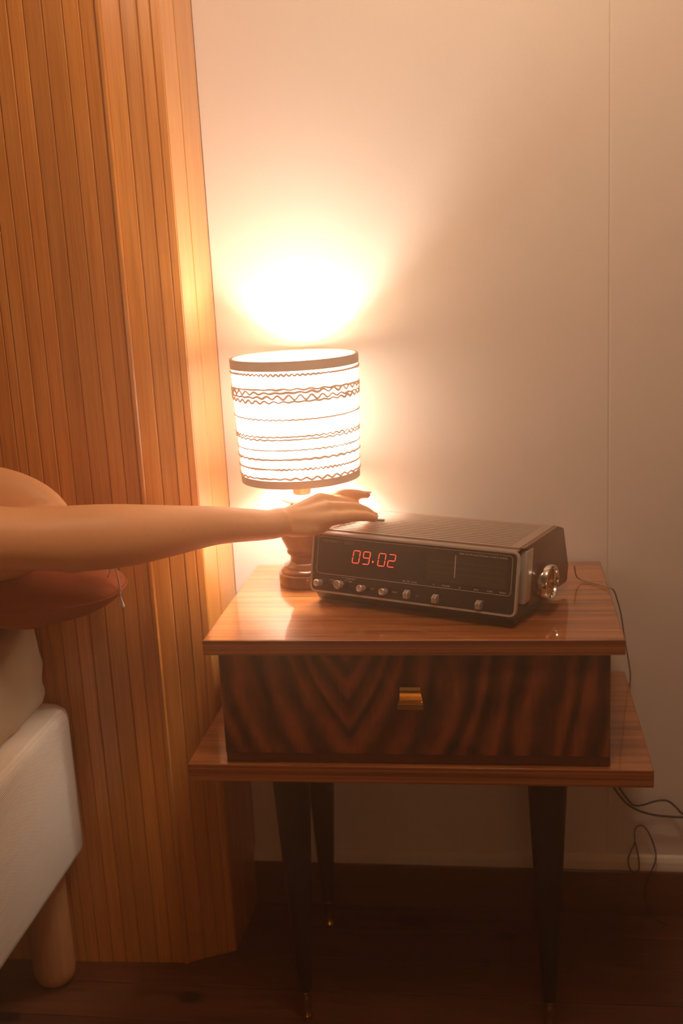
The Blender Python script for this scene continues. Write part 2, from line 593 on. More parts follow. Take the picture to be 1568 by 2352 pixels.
# within view each board is its own piece; the run goes on behind the bed the same way
boards(P3, P4, tail)
obj('corner_bead', prism([(-.5012, -.1835), (-.4995, -.1850), (-.4955, -.1838), (-.4935, -.1808), (-.4960, -.1760), (-.5012, -.176)], 0, ZC, 'z', .0006, 1), M['pine'], wl)
obj('backing', prism([(-.434, .012), (-.4415, -.135), (-.5060, -.1665), (-2.2, -.178), (-2.2, .012)], 0, ZC, 'z'), M['cabinet'], wl)
struct('wall_far_left', box(XL - .08, XL, YF, .1, 0, ZC), M['plaster'])
struct('wall_right', box(XR, XR + .08, YF, .1, 0, ZC), M['plaster'])
struct('wall_front', box(XL, XR, YF - .08, YF, 0, ZC), M['plaster'])
struct('ceiling', box(XL, XR, YF, .1, ZC, ZC + .08), M['ceil'])

# ------------------------------------------------------------------ nightstand
TZ = .5958
ns = thing('nightstand', 'two-tier walnut laminate nightstand with one dark figured drawer and black tapered legs', 'nightstand', (-.117, -.18, 0))
ns_o = Vector(ns.location)
def nobj(name, b, m, parent=None, **k):
    return obj(name, b, m, parent or ns, world=True, root=ns, **k)
tt = nobj('tabletop', box(-.3803, .1465, -.3513, -.0074, .5757, TZ, .0012, 2), M['top'])
nobj('edge_band', box(-.3803, .1465, -.3521, -.3513, .5764, .5950), M['edge'], tt)
nobj('edge_band', box(.1465, .1473, -.3510, -.0080, .5764, .5950), M['edge'], tt)
nobj('edge_band', box(-.3811, -.3803, -.3510, -.0080, .5764, .5950), M['edge'], tt)
sh = nobj('shelf', box(-.4165, .1831, -.3451, -.0135, .3966, .4210, .0012, 2), M['top'])
nobj('edge_band', box(-.4165, .1831, -.3459, -.3451, .3974, .4202), M['edge'], sh)
nobj('edge_band', box(.1831, .1839, -.3448, -.014, .3974, .4202), M['edge'], sh)
nobj('cabinet', box(-.3654, .1315, -.3345, -.03, .4211, .5756, .0008, 1), M['cabinet'])
dr = nobj('drawer', box(-.3640, .1302, -.3430, -.3345, .4365, .5745, .0015, 2), M['rosewood'])
# brass pull: a bent tongue above a wider lip
pull = bmesh.new()
rows = [(.5338, .0128, .0105), (.5305, .0130, .0125), (.526, .0133, .0105), (.520, .0138, .0068), (.514, .0146, .0052), (.5125, .0150, .0060)]
vf = [[pull.verts.new((-.1168 + s * hw, -.3430 - d, z)) for s in (-1, -.33, .33, 1)] for z, hw, d in rows]
vb = [[pull.verts.new((-.1168 + s * hw, -.3430 - max(d - .0022, 0.0), z)) for s in (-1, -.33, .33, 1)] for z, hw, d in rows]
for A in (vf, vb):
    for r0, r1 in zip(A, A[1:]):
        for k in range(3):
            pull.faces.new((r0[k], r0[k + 1], r1[k + 1], r1[k]))
for k in range(3):
    pull.faces.new((vf[0][k], vf[0][k + 1], vb[0][k + 1], vb[0][k]))
    pull.faces.new((vf[-1][k], vf[-1][k + 1], vb[-1][k + 1], vb[-1][k]))
for r in range(len(rows) - 1):
    for k in (0, 3):
        pull.faces.new((vf[r][k], vf[r + 1][k], vb[r + 1][k], vb[r][k]))
box(-.1170 - .0165, -.1170 + .0165, -.3430 - .0135, -.3430, .5042, .5128, .0010, 2, bm=pull)
hd = nobj('handle', pull, M['brass2'], dr)
hd['label'] = 'brass pull with a bent tongue above a wide lip'
for lx, ly, fl in ((-.2884, -.2954, 0), (.0546, -.2954, 0), (-.2884, -.0720, 0), (.0546, -.0720, 0)):
    prof = [(0, .3965), (.0235, .3965), (.0262, .3935), (.0265, .389), (.0175, .20), (.0095, .050), (.0090, .0465), (0, .0465)]
    lg = nobj('leg', lathe(prof, 32, (lx, ly, 0)), M['blackleg'], smooth=True, angle=40)
    fp = [(0, .0485), (.0085, .0485), (.0094, .0475), (.0094, .0455), (.0076, .0440), (.0070, .010), (.0086, .0085), (.0090, .0050), (.0075, .0008), (.0060, .0003), (0, .0003)]
    fo = nobj('ferrule', lathe(fp, 28, (lx, ly, 0)), M['brass'], lg, smooth=True, angle=50)
    fo['label'] = 'brass ferrule'

# ------------------------------------------------------------------ lamp
LX, LY = -.2854, -.1012
lamp = thing('table_lamp', 'lit table lamp with white yarn shade on a dark turned wooden foot', 'lamp', (LX, LY, TZ))
bprof = [(0, .0002), (.0395, .0002), (.0412, .0015), (.0415, .0165), (.0408, .0182), (.0392, .0188), (.0380, .0196), (.0385, .0215), (.0372, .0245),
         (.0345, .0258), (.0335, .0275), (.0330, .0295), (.0290, .0315), (.0255, .0330), (.0238, .0355), (.0228, .0400), (.0236, .0445), (.0268, .0470),
         (.0282, .0500), (.0272, .0530), (.0275, .0550), (.0305, .0600), (.0345, .0690), (.0385, .0800), (.0400, .0900), (.0390, .1000), (.0340, .1085),
         (.0250, .1150), (.0190, .1190), (.0165, .1225), (.0170, .1250), (0, .1250)]
obj('foot', lathe(bprof, 64), M['turned'], lamp, smooth=True, angle=45)
cprof = [(0, .1252), (.0270, .1252), (.0300, .1268), (.0308, .1300), (.0295, .1325), (.0200, .1340), (.0145, .1350), (0, .1350)]
obj('collar', lathe(cprof, 48), M['collar'], lamp, smooth=True, angle=45)
sk = obj('socket', lathe([(0, .1352), (.0135, .1352), (.0135, .1750), (.0115, .1790), (0, .1790)], 32), M['turned'], lamp, smooth=True, angle=45)
# bulb
BZ = .234
mb, ntb, Nb, Lb, pb = newmat('lit bulb')
pb.inputs['Emission Color'].default_value = (1, .70, .45, 1)
pb.inputs['Emission Strength'].default_value = 30
obj('bulb', lathe([(0, .1791), (.0105, .1795), (.0125, .196), (.0195, .214), (.0235, .234), (.0205, .250), (.012, .2595), (0, .2620)], 32), mb, lamp, smooth=True).visible_shadow = True
pl = bpy.data.lights.new('bulb_glow', 'POINT')
pl.energy = BULB_W
pl.color = (1.0, .93, .86)
pl.shadow_soft_size = .026
plo = bpy.data.objects.new('bulb_glow', pl)
plo.parent = lamp
plo.location = (0, 0, BZ)
COL.objects.link(plo)
# shade: yarn wound on a drum, slightly narrower below
Z0, Z1 = .1600, .3350
def rad(z): return .0845 + (.0905 - .0845) * (z - Z0) / (Z1 - Z0)
prof = []
nrow = 23
for k in range(nrow * 6 + 1):
    z = Z0 + .006 + (Z1 - Z0 - .012) * k / (nrow * 6)
    prof.append((rad(z) - .0012 + .0016 * abs(math.sin(PI * k / 6)), z))
inner = [(rad(z) - .0035, z) for z in [Z1 - .004 - (Z1 - Z0 - .008) * k / 12 for k in range(13)]]
sb = lathe(prof + [(inner[0][0] + .001, Z1 - .0035)] + inner + [(inner[-1][0] + .001, Z0 + .0035)], 128, close=True)
for v in sb.verts:
    n_ = noise.noise(Vector((v.co.x * 45, v.co.y * 45, v.co.z * 160)))
    d = Vector((v.co.x, v.co.y, 0)).normalized()
    if Vector((v.co.x, v.co.y)).length > rad(v.co.z) - .0028:
        v.co += d * n_ * .0009
shd = obj('lamp_shade', sb, M['shade'], lamp, smooth=True)
def ring_tape(z0, z1, off, name):
    pr = [(rad(z0) + off - .0045, z0), (rad(z0) + off, z0), (rad(z1) + off, z1), (rad(z1) + off - .0045, z1)]
    return obj(name, lathe(pr, 128, close=True), M['shadetrim'], shd, smooth=True, angle=40)
ring_tape(Z1 - .0125, Z1 + .0005, .0010, 'trim_tape')
ring_tape(Z0 - .0005, Z0 + .0105, .0012, 'trim_tape')
# wavy brown cords laid round the shade (height above table, amplitude, waves, thickness)
cords = [(.3178, .0011, 78, .00085), (.2975, .0007, 30, .0008), (.2935, .0021, 34, .0010), (.2868, .0024, 36, .0008), (.2815, .0016, 40, .0009),
         (.2570, .0006, 60, .00055), (.2330, .0010, 52, .00055), (.2290, .0009, 44, .0005), (.2140, .0006, 58, .00045), (.2010, .0007, 40, .0009),
         (.1868, .0009, 74, .00075), (.1735, .0014, 36, .0009)]
for ci, (z, amp, nw, th) in enumerate(cords):
    pts, rr = [], []
    n_ = 360
    ph = random.uniform(0, 6)
    for k in range(n_):
        a = 2 * PI * k / n_
        zz = z + 1.15 * amp * math.sin(nw * a + ph) * (0.7 + .5 * math.sin(3 * a + ph)) + .0006 * math.sin(2 * a + ph)
        r_ = rad(zz) + .0008
        pts.append((r_ * math.cos(a), r_ * math.sin(a), zz))
        rr.append((th * 1.35 + .00035) * (1 + .45 * noise.noise(Vector((math.cos(a) * 4, math.sin(a) * 4, ci * 3.1)))))
    obj('wavy_cord', tube(pts, rr, 5, closed=True), M['shadecord'], shd, smooth=True)
# wire spider that carries the shade
sp = bmesh.new()
for k in range(3):
    a = 2 * PI * k / 3 + .4
    tube([(.012 * math.cos(a), .012 * math.sin(a), .178), (.05 * math.cos(a), .05 * math.sin(a), .172), ((rad(.168) - .003) * math.cos(a), (rad(.168) - .003) * math.sin(a), .166)], .0011, 6, bm=sp, smooth_n=4)
obj('shade_carrier', sp, M['brass2'], shd, smooth=True)

# ------------------------------------------------------------------ clock radio (local: x along its face, y into its depth, z up)
radio = thing('clock_radio', 'vintage brown clock radio showing 09.02 in red, on the nightstand top', 'clock radio', (.0172, -.3164, TZ), -.4074)
W = .3074
tl = .0177 / .0803                                  # the face leans back
def fy(z): return (z - .0181) * tl
chassis = [(.003, .0165), (.012, .003), (.110, .003), (.140, .006), (.172, .014), (.186, .030), (.172, .088), (.150, .0945), (fy(.0965) + .004, .0945), (fy(.0165) + .004, .0165)]
obj('chassis', prism(chassis, -W + .007, -.007, 'x', .0015, 2), M['blackplastic'], radio, smooth=True, angle=30)
cheek = [(.0415, .0178), (fy(.093) + .0245, .0965), (fy(.0965) + .013, .0990), (.152, .0990), (.172, .0915), (.190, .033), (.184, .0135), (.178, .0120)]
for x0, x1 in ((-.0068, 0.0), (-W, -W + .0068)):
    obj('side_cheek', prism(cheek, x0, x1, 'x', .0012, 2), M['cheek'], radio, smooth=True, angle=30)
for x0, x1, nm in ((-.0066, .0022, 0), (-W - .0022, -W + .0066, 1)):
    stp = [(fy(.028) + .0185, .028), (fy(.0935) + .0185, .0935), (fy(.0935) + .0395, .0935), (fy(.028) + .0395, .028)]
    o = obj('end_strip', prism(stp, x0, x1, 'x', .0008, 2), M['silver'], radio, smooth=True, angle=30)
# feet
for fx in (-.03, -W + .035):
    for fyy in (.03, .125):
        obj('foot', lathe([(0, 0.0001), (.008, .0001), (.0085, .003), (.0085, .0045), (0, .0045)], 20, (fx, fyy, 0)), M['blackplastic'], radio, smooth=True, angle=40)
# front face: everything on it is laid out in face coordinates (u right, v up)
FM = Matrix.Translation((-W, 0, .0181)) @ Matrix(((1, 0, 0, 0), (0, tl / math.hypot(1, tl), 1 / math.hypot(1, tl), 0), (0, 1 / math.hypot(1, tl), -tl / math.hypot(1, tl), 0), (0, 0, 0, 1)))
# columns: u -> x, v -> up along the leaning face, w -> out of the face (towards the viewer it is negative y)
FM = Matrix.Translation((-W, 0, .0181)) @ Matrix(((1, 0, 0, 0), (0, tl / math.hypot(1, tl), -1 / math.hypot(1, tl), 0), (0, 1 / math.hypot(1, tl), tl / math.hypot(1, tl), 0), (0, 0, 0, 1)))
def face(b):
    bmesh.ops.transform(b, matrix=FM, verts=b.verts)
    return b
def rrect(u0, u1, v0, v1, r, n=6):
    out = []
    for cx_, cy_, a0 in ((u1 - r, v1 - r, 0), (u0 + r, v1 - r, PI / 2), (u0 + r, v0 + r, PI), (u1 - r, v0 + r, 1.5 * PI)):
        for k in range(n + 1):
            a = a0 + PI / 2 * k / n
            out.append((cx_ + r * math.cos(a), cy_ + r * math.sin(a)))
    return out
def frame(u0, u1, v0, v1, r, t, w0, w1):
    A, B = rrect(u0, u1, v0, v1, r), rrect(u0 + t, u1 - t, v0 + t, v1 - t, max(r - t, .0003))
    b = bmesh.new()
    n = len(A)
    ring = [[b.verts.new((p[0], p[1], w)) for p in Q] for Q, w in ((A, w0), (A, w1), (B, w1), (B, w0))]
    for i in range(n):
        j = (i + 1) % n
        for k in range(4):
            P_, Q_ = ring[k], ring[(k + 1) % 4]
            b.faces.new((P_[i], P_[j], Q_[j], Q_[i]))
    return b
fp = obj('front_panel', face(prism(rrect(.0018, .3052, .0, .0802, .007), -.004, 0, 'z')), M['face'], radio)
obj('bezel', face(frame(.0006, .3066, -.0013, .0812, .0085, .0024, -.004, .0022)), M['silver'], radio, smooth=True, angle=40)
ln = obj('window_outline', face(frame(.0087, .2980, .0245, .0758, .0055, .00055, 0, .0003)), M['print'], fp)
obj('dial_plate', face(prism([(.176, .032), (.2925, .032), (.2925, .0685), (.176, .0685)], 0, .00025, 'z')), M['dial'], fp)
b = bmesh.new()
for v_ in (.0590, .0515, .0440):
    box(.181, .288, v_, v_ + .00018, .0002, .00035, bm=b)
    for k in range(36):
        u_ = .182 + k * .003
        box(u_, u_ + .00016, v_, v_ + (.0016 if k % 4 else .0026), .0002, .00035, bm=b)
M['dialprint'] = plain('faint dial print', (.16, .10, .07), rough=.6)
sc_ = obj('tuning_scale', face(b), M['dialprint'], fp)
sc_['kind'] = 'stuff'
obj('dial_pointer', face(box(.2186, .2196, .0395, .0690, .0003, .0009)), M['print'], fp)
# printed words
def word(s, size, u, v, mat='print', align='LEFT', shear=0, spacing=1.0, name='lettering'):
    t = text_bm(s, size, FM @ Matrix.Translation((u, v, .0004)), align=align, shear=shear, spacing=spacing)
    return obj(name, t, M[mat], fp)
M['brandprint'] = plain('dim brand print', (.30, .22, .16), rough=.5)
word('CONTINENTAL', .0046, .0160, .0705, 'brandprint', name='brand_lettering', spacing=1.02)
word('Edison', .0052, .0500, .0700, 'brandprint', shear=.35, name='brand_lettering')
word('MW LW FM ELECTRONIC CLOCK RADIO', .0034, .2910, .0716, align='RIGHT', spacing=1.08)
word('ON  OFF  AUTO', .0030, .1435, .0274)
word('0', .0032, .1893, .0276)
word('VOLUME', .0029, .2075, .0277, align='CENTER')
word('10', .0030, .2268, .0277, align='CENTER')
word('BASS', .0029, .2505, .0277, align='CENTER')
word('TONE', .0029, .2690, .0277, align='CENTER')
word('TREBLE', .0029, .2868, .0276, align='CENTER')
word('ALARM SET', .0028, .0568, .0216)
word('TIME', .0028, .0605, .0178)
word('CLOCK', .0026, .0300, .0170)
word('OFF', .0026, .0335, .0130)
word('FAST', .0028, .0960, .0116)
word('SLOW', .0028, .1290, .0113)
for q_ in ((.0505, .0552, .0222, .0226), (.0540, .0590, .0184, .0188), (.1640, .1690, .0100, .0104)):
    obj('print_mark', face(box(*q_, .0002, .0004)), M['print'], fp)
# led digits
SEG = {'0': 'abcdef', '9': 'abcdfg', '2': 'abged'}
def digit(ch, u, v, wd=.0102, h=.0168, t=.0012, sh_=.13):
    b = bmesh.new()
    g = .00045
    hw, hh = wd, h / 2
    segs = {'a': ((g, h), (hw - g, h), 0), 'd': ((g, 0), (hw - g, 0), 0), 'g': ((g, hh), (hw - g, hh), 0),
            'f': ((0, hh + g), (0, h - g), 1), 'b': ((hw, hh + g), (hw, h - g), 1), 'e': ((0, g), (0, hh - g), 1), 'c': ((hw, g), (hw, hh - g), 1)}
    for s_ in SEG[ch]:
        (a0, b0), (a1, b1), vert = segs[s_]
        k = t / 2
        if vert:
            poly = [(a0, b0), (a0 + k, b0 + k), (a1 + k, b1 - k), (a1, b1), (a1 - k, b1 - k), (a0 - k, b0 + k)]
        else:
            poly = [(a0, b0), (a0 + k, b0 - k), (a1 - k, b1 - k), (a1, b1), (a1 - k, b1 + k), (a0 + k, b0 + k)]
        merge(b, prism([(u + x_ + sh_ * y_, v + y_) for x_, y_ in poly], .0003, .0006, 'z'))
    return b
for ch, u, v in (('0', .0648, .0441), ('9', .0806, .0441), ('0', .1045, .0441), ('2', .1195, .0441)):
    obj('led_digit', face(digit(ch, u, v)), M['led'], fp)
obj('led_point', face(prism([(.0972 + .0013 * math.cos(k * PI / 6), .0483 + .0013 * math.sin(k * PI / 6)) for k in range(12)], .0003, .0006, 'z')), M['led'], fp)
# push buttons and selector
def stud(u, v, r=.0047, h=.0125):
    b = lathe([(0, 0), (r * .82, 0), (r * .82, h * .55), (r, h * .6), (r, h - .0008), (r - .0008, h), (r - .0014, h - .0004), (r * .45, h - .0012), (0, h - .0014)], 28)
    bmesh.ops.translate(b, vec=(u, v, 0), verts=b.verts)
    return face(b)
for u, v in ((.0162, .0120), (.0846, .0117), (.1191, .0109)):
    obj('push_button', stud(u, v), M['silver'], radio, smooth=True, angle=35)
o = obj('selector_knob', stud(.0487, .0130, .0058, .0110), M['silver'], radio, smooth=True, angle=35)
b = box(-.0075, .0075, -.0013, .0013, .0106, .0140, .0006, 2)
bmesh.ops.rotate(b, cent=(0, 0, 0), matrix=Matrix.Rotation(math.radians(-48), 3, 'Z'), verts=b.verts)
bmesh.ops.translate(b, vec=(.0487, .0130, 0), verts=b.verts)
obj('selector_lever', face(b), M['chrome'], o, smooth=True, angle=35)
for u, v in ((.1540, .0114), (.1958, .0104), (.2577, .0098)):
    b = bmesh.new()
    obj('slot', face(box(u - .002, u + .016, v + .0005, v + .0019, 0, .0003)), M['blackplastic'], fp)
    for s_ in (-1, 1):
        c0 = u + s_ * .0019
        pr = prism([(v - .0058, .0005), (v + .0052, .0005), (v + .0056, .0050), (v + .0012, .0115), (v - .0058, .0095)], c0 - .0016, c0 + .0016, 'x', .0004, 1)
        merge(b, pr)
    box(u - .0035, u + .0035, v - .0058, v - .0010, .0005, .0085, .0003, 1, bm=b)
    obj('slider_tab', face(b), M['silver'], radio, smooth=True, angle=30)
# tuning knob on the right cheek
KY, KZ = .0765, .0435
def sideways(b):
    bmesh.ops.transform(b, matrix=Matrix.Translation((0, KY, KZ)) @ Matrix.Rotation(PI / 2, 4, 'Y'), verts=b.verts)
    return b
kn = obj('tuning_knob', sideways(lathe([(0, .0002), (.0175, .0002), (.0178, .0040), (.0228, .0042), (.0235, .0055), (.0238, .0180), (.0230, .0195), (.0212, .0196), (.0205, .0185), (.0198, .0125), (0, .0122)], 72)), M['chrome'], radio, smooth=True, angle=35)
b = bmesh.new()
for k in range(6):
    t = box(-.0009, .0009, .002, .0165, .0122, .0140, .0003, 1)
    bmesh.ops.rotate(t, cent=(0, 0, 0), matrix=Matrix.Rotation(k * PI / 3 + .25, 3, 'Z'), verts=t.verts)
    merge(b, t)
merge(b, lathe([(.0035, .0122), (.0035, .0146), (.0018, .0150), (0, .0150)], 24))
merge(b, lathe([(.0150, .0122), (.0150, .0140), (.0165, .0140), (.0165, .0122)], 48, close=True))
obj('knob_spokes', sideways(b), M['brass2'], kn, smooth=True, angle=35)
# top: stepped ledge, frame and long louvres
obj('top_ledge', box(-W + .0066, -.0066, fy(.0985) + .0025, .0300, .0945, .0972, .0006, 1), M['topplastic'], radio)
tf = bmesh.new()
box(-W + .0066, -.0066, .0308, .0368, .0950, .0993, .0005, 1, bm=tf)
box(-W + .0066, -.0066, .1478, .1535, .0950, .0993, .0005, 1, bm=tf)
box(-.0200, -.0066, .0368, .1478, .0950, .0993, .0003, 1, bm=tf)
box(-W + .0066, -W + .0200, .0368, .1478, .0950, .0993, .0003, 1, bm=tf)
obj('grille_frame', tf, M['topplastic'], radio)
nl = 14
pitch = (.1478 - .0368) / nl
for k in range(nl):
    y0 = .0368 + k * pitch
    obj('louvre', prism([(y0 + .0027, .0985), (y0 + .0031, .0992), (y0 + pitch - .0002, .0992), (y0 + pitch + .0002, .0985), (y0 + pitch, .0955), (y0 + .0029, .0955)], -W + .0198, -.0198, 'x'), M['topplastic'], radio)
obj('snooze_bar', box(-W + .026, -.2400, .0930, .1010, .0975, .1012, .0008, 2), M['blackplastic'], radio, smooth=True, angle=30)
# mains lead: leaves the back, crosses the table and drops behind it
lead = [(-.02 + .0, .0, 0)]
rp_ = [(.1010, -.1300, .6250), (.1050, -.1180, .6060), (.1150, -.1150, .5985), (.1320, -.1300, .5980), (.1450, -.1480, .5990), (.1530, -.1500, .5950), (.1600, -.1300, .5750), (.1700, -.0900, .5380),
       (.1800, -.0500, .4850), (.1890, -.0240, .4400), (.1935, -.0090, .4100), (.1905, -.0050, .3850), (.1840, -.0045, .3600), (.1780, -.0050, .3000), (.1760, -.006, .2400)]
obj('power_cord', tube(rp_, .0011, 8, smooth_n=6), M['cordpale'], radio, smooth=True, world=True)

# ------------------------------------------------------------------ loose black leads under the nightstand
tag(obj('cord', tube([(.140, -.016, .300), (.160, -.018, .262), (.1730, -.020, .2360), (.1800, -.021, .2230), (.1900, -.020, .2080), (.2000, -.020, .1985), (.2150, -.020, .2000), (.2290, -.020, .2055), (.2420, -.020, .2082), (.2530, -.020, .2060), (.2650, -.022, .1960), (.2780, -.024, .1850), (.34, -.028, .160), (.45, -.030, .08), (.60, -.035, .004), (.80, -.04, .003)], .0016, 8, smooth_n=6), M['cordblack'], smooth=True),
    'black lead arching up from under the shelf corner along the wall', 'cord')
tag(obj('cord', tube([(.128, -.020, .302), (.150, -.022, .262), (.1650, -.025, .2360), (.1745, -.026, .2210), (.1860, -.0255, .2060), (.1990, -.025, .1960), (.2150, -.025, .1890), (.2330, -.025, .1848), (.2560, -.025, .1828), (.2760, -.026, .1825), (.33, -.030, .178), (.46, -.034, .10), (.62, -.045, .004), (.82, -.06, .003)], .0018, 8, smooth_n=6), M['cordblack'], smooth=True),
    'thicker black lead sagging below the other under the shelf corner', 'cord')
tag(obj('cord', tube([(.2500, -.040, .0015), (.2330, -.026, .0040), (.2220, -.018, .0250), (.2190, -.016, .0500), (.2240, -.016, .0700), (.2330, -.0165, .0950), (.2345, -.017, .1120), (.2290, -.017, .1350), (.2200, -.017, .1545), (.2120, -.0175, .1625), (.2040, -.018, .1600), (.2010, -.018, .1500), (.2015, -.018, .1330), (.1960, -.018, .1180), (.1920, -.018, .1040), (.1935, -.0175, .0880), (.2010, -.017, .0780), (.2080, -.0165, .0820), (.2090, -.016, .0950), (.2070, -.0155, .1100), (.2030, -.0145, .1300)], .0011, 8, smooth_n=6), M['cordblack'], smooth=True),
    'thin dark looped flex hanging in front of the baseboard', 'cord')

# ------------------------------------------------------------------ bed
BX0, BX1, BY0, BY1 = -1.55, -.630, -2.10, -.1940
bed = thing('bed', 'cream upholstered bed base on a rounded wooden leg at the left edge', 'bed', ((BX0 + BX1) / 2, (BY0 + BY1) / 2, 0))
def bobj(name, b, m, parent=None, **k):
    return obj(name, b, m, parent or bed, world=True, root=bed, **k)
bb = bmesh.new()
sec = rrect(BX0, BX1, BY0, BY1, .030, 8)
lay = [(.208, .016), (.2100, .008), (.2165, .002), (.226, 0), (.428, 0), (.4370, .002), (.4430, .007), (.4455, .014)]
rings = []
cxm, cym = (BX0 + BX1) / 2, (BY0 + BY1) / 2
for z, ins in lay:
    rings.append([bb.verts.new((cxm + (x - cxm) * (1 - ins / (BX1 - cxm)), cym + (y - cym) * (1 - ins / (BY1 - cym)), z)) for x, y in sec])
for A, B in zip(rings, rings[1:]):
    for k in range(len(A)):
        bb.faces.new((A[k], A[(k + 1) % len(A)], B[(k + 1) % len(A)], B[k]))
bb.faces.new(rings[0]); bb.faces.new(rings[-1])
bobj('bed_base', bb, M['bedbase'], smooth=True, angle=50)
for lx, ly in ((-.6900, -.2380), (-.690, -2.03), (-1.49, -.2380), (-1.49, -2.03)):
    prof = [(0, .0002), (.010, .0006), (.020, .0030), (.027, .0085), (.0305, .0170), (.0320, .0300), (.0315, .2085), (0, .2085)]
    bobj('leg', lathe(prof, 36, (lx, ly, 0)), M['beech'], smooth=True, angle=60)

# mattress with a creased linen sheet
def cushion_box(x0, x1, y0, y1, z0, z1, r, nx, ny, nz, f):
    b = bmesh.new()
    b2 = {}
    def vert(i, j, k):
        key = (i, j, k)
        if key not in b2:
            x, y, z = x0 + (x1 - x0) * i / nx, y0 + (y1 - y0) * j / ny, z0 + (z1 - z0) * k / nz
            cx_, cy_, cz_ = min(max(x, x0 + r), x1 - r), min(max(y, y0 + r), y1 - r), min(max(z, z0 + r), z1 - r)
            d = Vector((x - cx_, y - cy_, z - cz_))
            if d.length > 1e-9:
                d = d.normalized() * r
            p = Vector((cx_, cy_, cz_)) + d
            b2[key] = b.verts.new(f(p))
        return b2[key]
    for i in range(nx):
        for j in range(ny):
            for k in (0, nz):
                b.faces.new((vert(i, j, k), vert(i + 1, j, k), vert(i + 1, j + 1, k), vert(i, j + 1, k)))
    for i in range(nx):
        for k in range(nz):
            for j in (0, ny):
                b.faces.new((vert(i, j, k), vert(i + 1, j, k), vert(i + 1, j, k + 1), vert(i, j, k + 1)))
    for j in range(ny):
        for k in range(nz):
            for i in (0, nx):
                b.faces.new((vert(i, j, k), vert(i, j + 1, k), vert(i, j + 1, k + 1), vert(i, j, k + 1)))
    return b
def crease(p, amp=.004):
    n1 = noise.noise(Vector((p.x * 9 + p.z * 10, p.y * 7 - p.z * 14, p.z * 9)))
    n2 = noise.noise(Vector((p.x * 30 + p.z * 25, p.y * 16 - p.z * 34, p.z * 20 + 4)))
    n3 = 1 - abs(noise.noise(Vector((p.y * 10 + p.z * 22, p.z * 12 - p.y * 6, p.x * 8 + 9)))) * 2
    return amp * (n1 * .8 + n2 * .35 + max(n3, 0) ** 3 * .8 - .5)
def fm(p):
    e = crease(p)
    q = p.copy()
    c_ = Vector((-1.09, -1.15, .51))
    if p.x > -.70: q.x += e * 1.3 - .001
    if p.z > .565: q.z += e * .6 - .002
    if p.y > -.25: q.y += e * .5 - .002
    q.x += .003 * math.sin(PI * (p.z - .446) / .122)
    return q
mt = cushion_box(-1.53, -.658, -2.08, -.2100, .4462, .5930, .018, 44, 110, 14, fm)
tag(obj('mattress', mt, M['linen'], smooth=True), 'mattress in a creased beige linen sheet on the cream bed base', 'mattress')

# pillow overhanging the mattress edge
pil = thing('pillow', 'rust-coloured pillow overhanging the mattress edge below the arm', 'pillow', (-.79, -.292, .5920))
def prim(x):
    t = min(max((x + .80) / .12, 0), 1)
    return .632 + .015 * t * t * (3 - 2 * t)
b = bmesh.new()
bmesh.ops.create_uvsphere(b, u_segments=96, v_segments=48, radius=1.0)
for v in b.verts:
    x, y, z = v.co
    # squarish outline, thick middle, thin rim
    a = math.atan2(y, x)
    rr_ = math.hypot(x, y)
    k = (abs(math.cos(a)) ** 3.2 + abs(math.sin(a)) ** 3.2) ** (-1 / 3.2)
    px, py = rr_ * k * math.cos(a), rr_ * k * math.sin(a)
    hz = (1 - rr_ ** 5) ** .5 if rr_ < 1 else 0
    zz = .036 * hz * (1 if z > 0 else -1)
    wx, wy = -.790 + px * .285, -.292 + py * .098
    fold = .006 * noise.noise(Vector((wx * 9, wy * 16, 1 + z))) + .003 * noise.noise(Vector((wx * 30 + wy * 12, wy * 30, z)))
    wz = prim(wx) + zz + fold * (.25 + hz)
    if z < 0:
        wz += .030 * math.exp(-((wx + .688) / .028) ** 2) * hz
    v.co = Vector((wx, wy, max(wz, .5950) if wx < -.65 else wz))
pc = obj('pillow_case', b, M['pillow'], pil, smooth=True, world=True)
# piped seam round the rim
pts = []
for k in range(120):
    a = 2 * PI * k / 120
    kk = (abs(math.cos(a)) ** 3.2 + abs(math.sin(a)) ** 3.2) ** (-1 / 3.2)
    wx, wy = -.790 + .2860 * kk * math.cos(a), -.292 + .0985 * kk * math.sin(a)
    pts.append((wx, wy, prim(wx)))
obj('piping', tube(pts, .0016, 6, closed=True), M['pillow'], pil, smooth=True, world=True)
ti = tube([(-.5180, -.2980, .6660), (-.5120, -.2990, .6800), (-.5070, -.3000, .6805), (-.5050, -.3005, .6770), (-.5030, -.3010, .6660), (-.5020, -.3010, .6510), (-.5023, -.3010, .6400), (-.5018, -.3010, .6330), (-.5012, -.3010, .6270), (-.5020, -.3010, .6255)],
          [.0013, .0013, .0013, .0013, .0014, .0014, .0016, .0026, .0040, .0024], 8, smooth_n=5)
obj('cotton_tie', ti, M['string'], pil, smooth=True, world=True)

# duvet over the sleeper's back, outside the picture
def fd(p):
    q = p.copy()
    if p.z > .60:
        m = math.exp(-((p.x + .93) / .20) ** 2) * .20
        q.z += m * (1 if p.y < -.75 else max(0, (-.62 - p.y) / .13) if p.y < -.62 else 0) + crease(p, .012)
    return q
dv = cushion_box(-1.50, -.685, -2.06, -.64, .5925, .6500, .022, 40, 60, 4, fd)
tag(obj('duvet', dv, M['linen'], smooth=True), 'beige duvet over the legs of the person lying on the bed', 'duvet')

# ------------------------------------------------------------------ person lying on the bed, arm stretched to the radio
per = thing('person', 'person lying on the bed at left, bare arm stretched out to press the clock radio', 'person', (-.93, -.80, .5715))
b = bmesh.new()
UPZ = Vector((0, 0, 1))
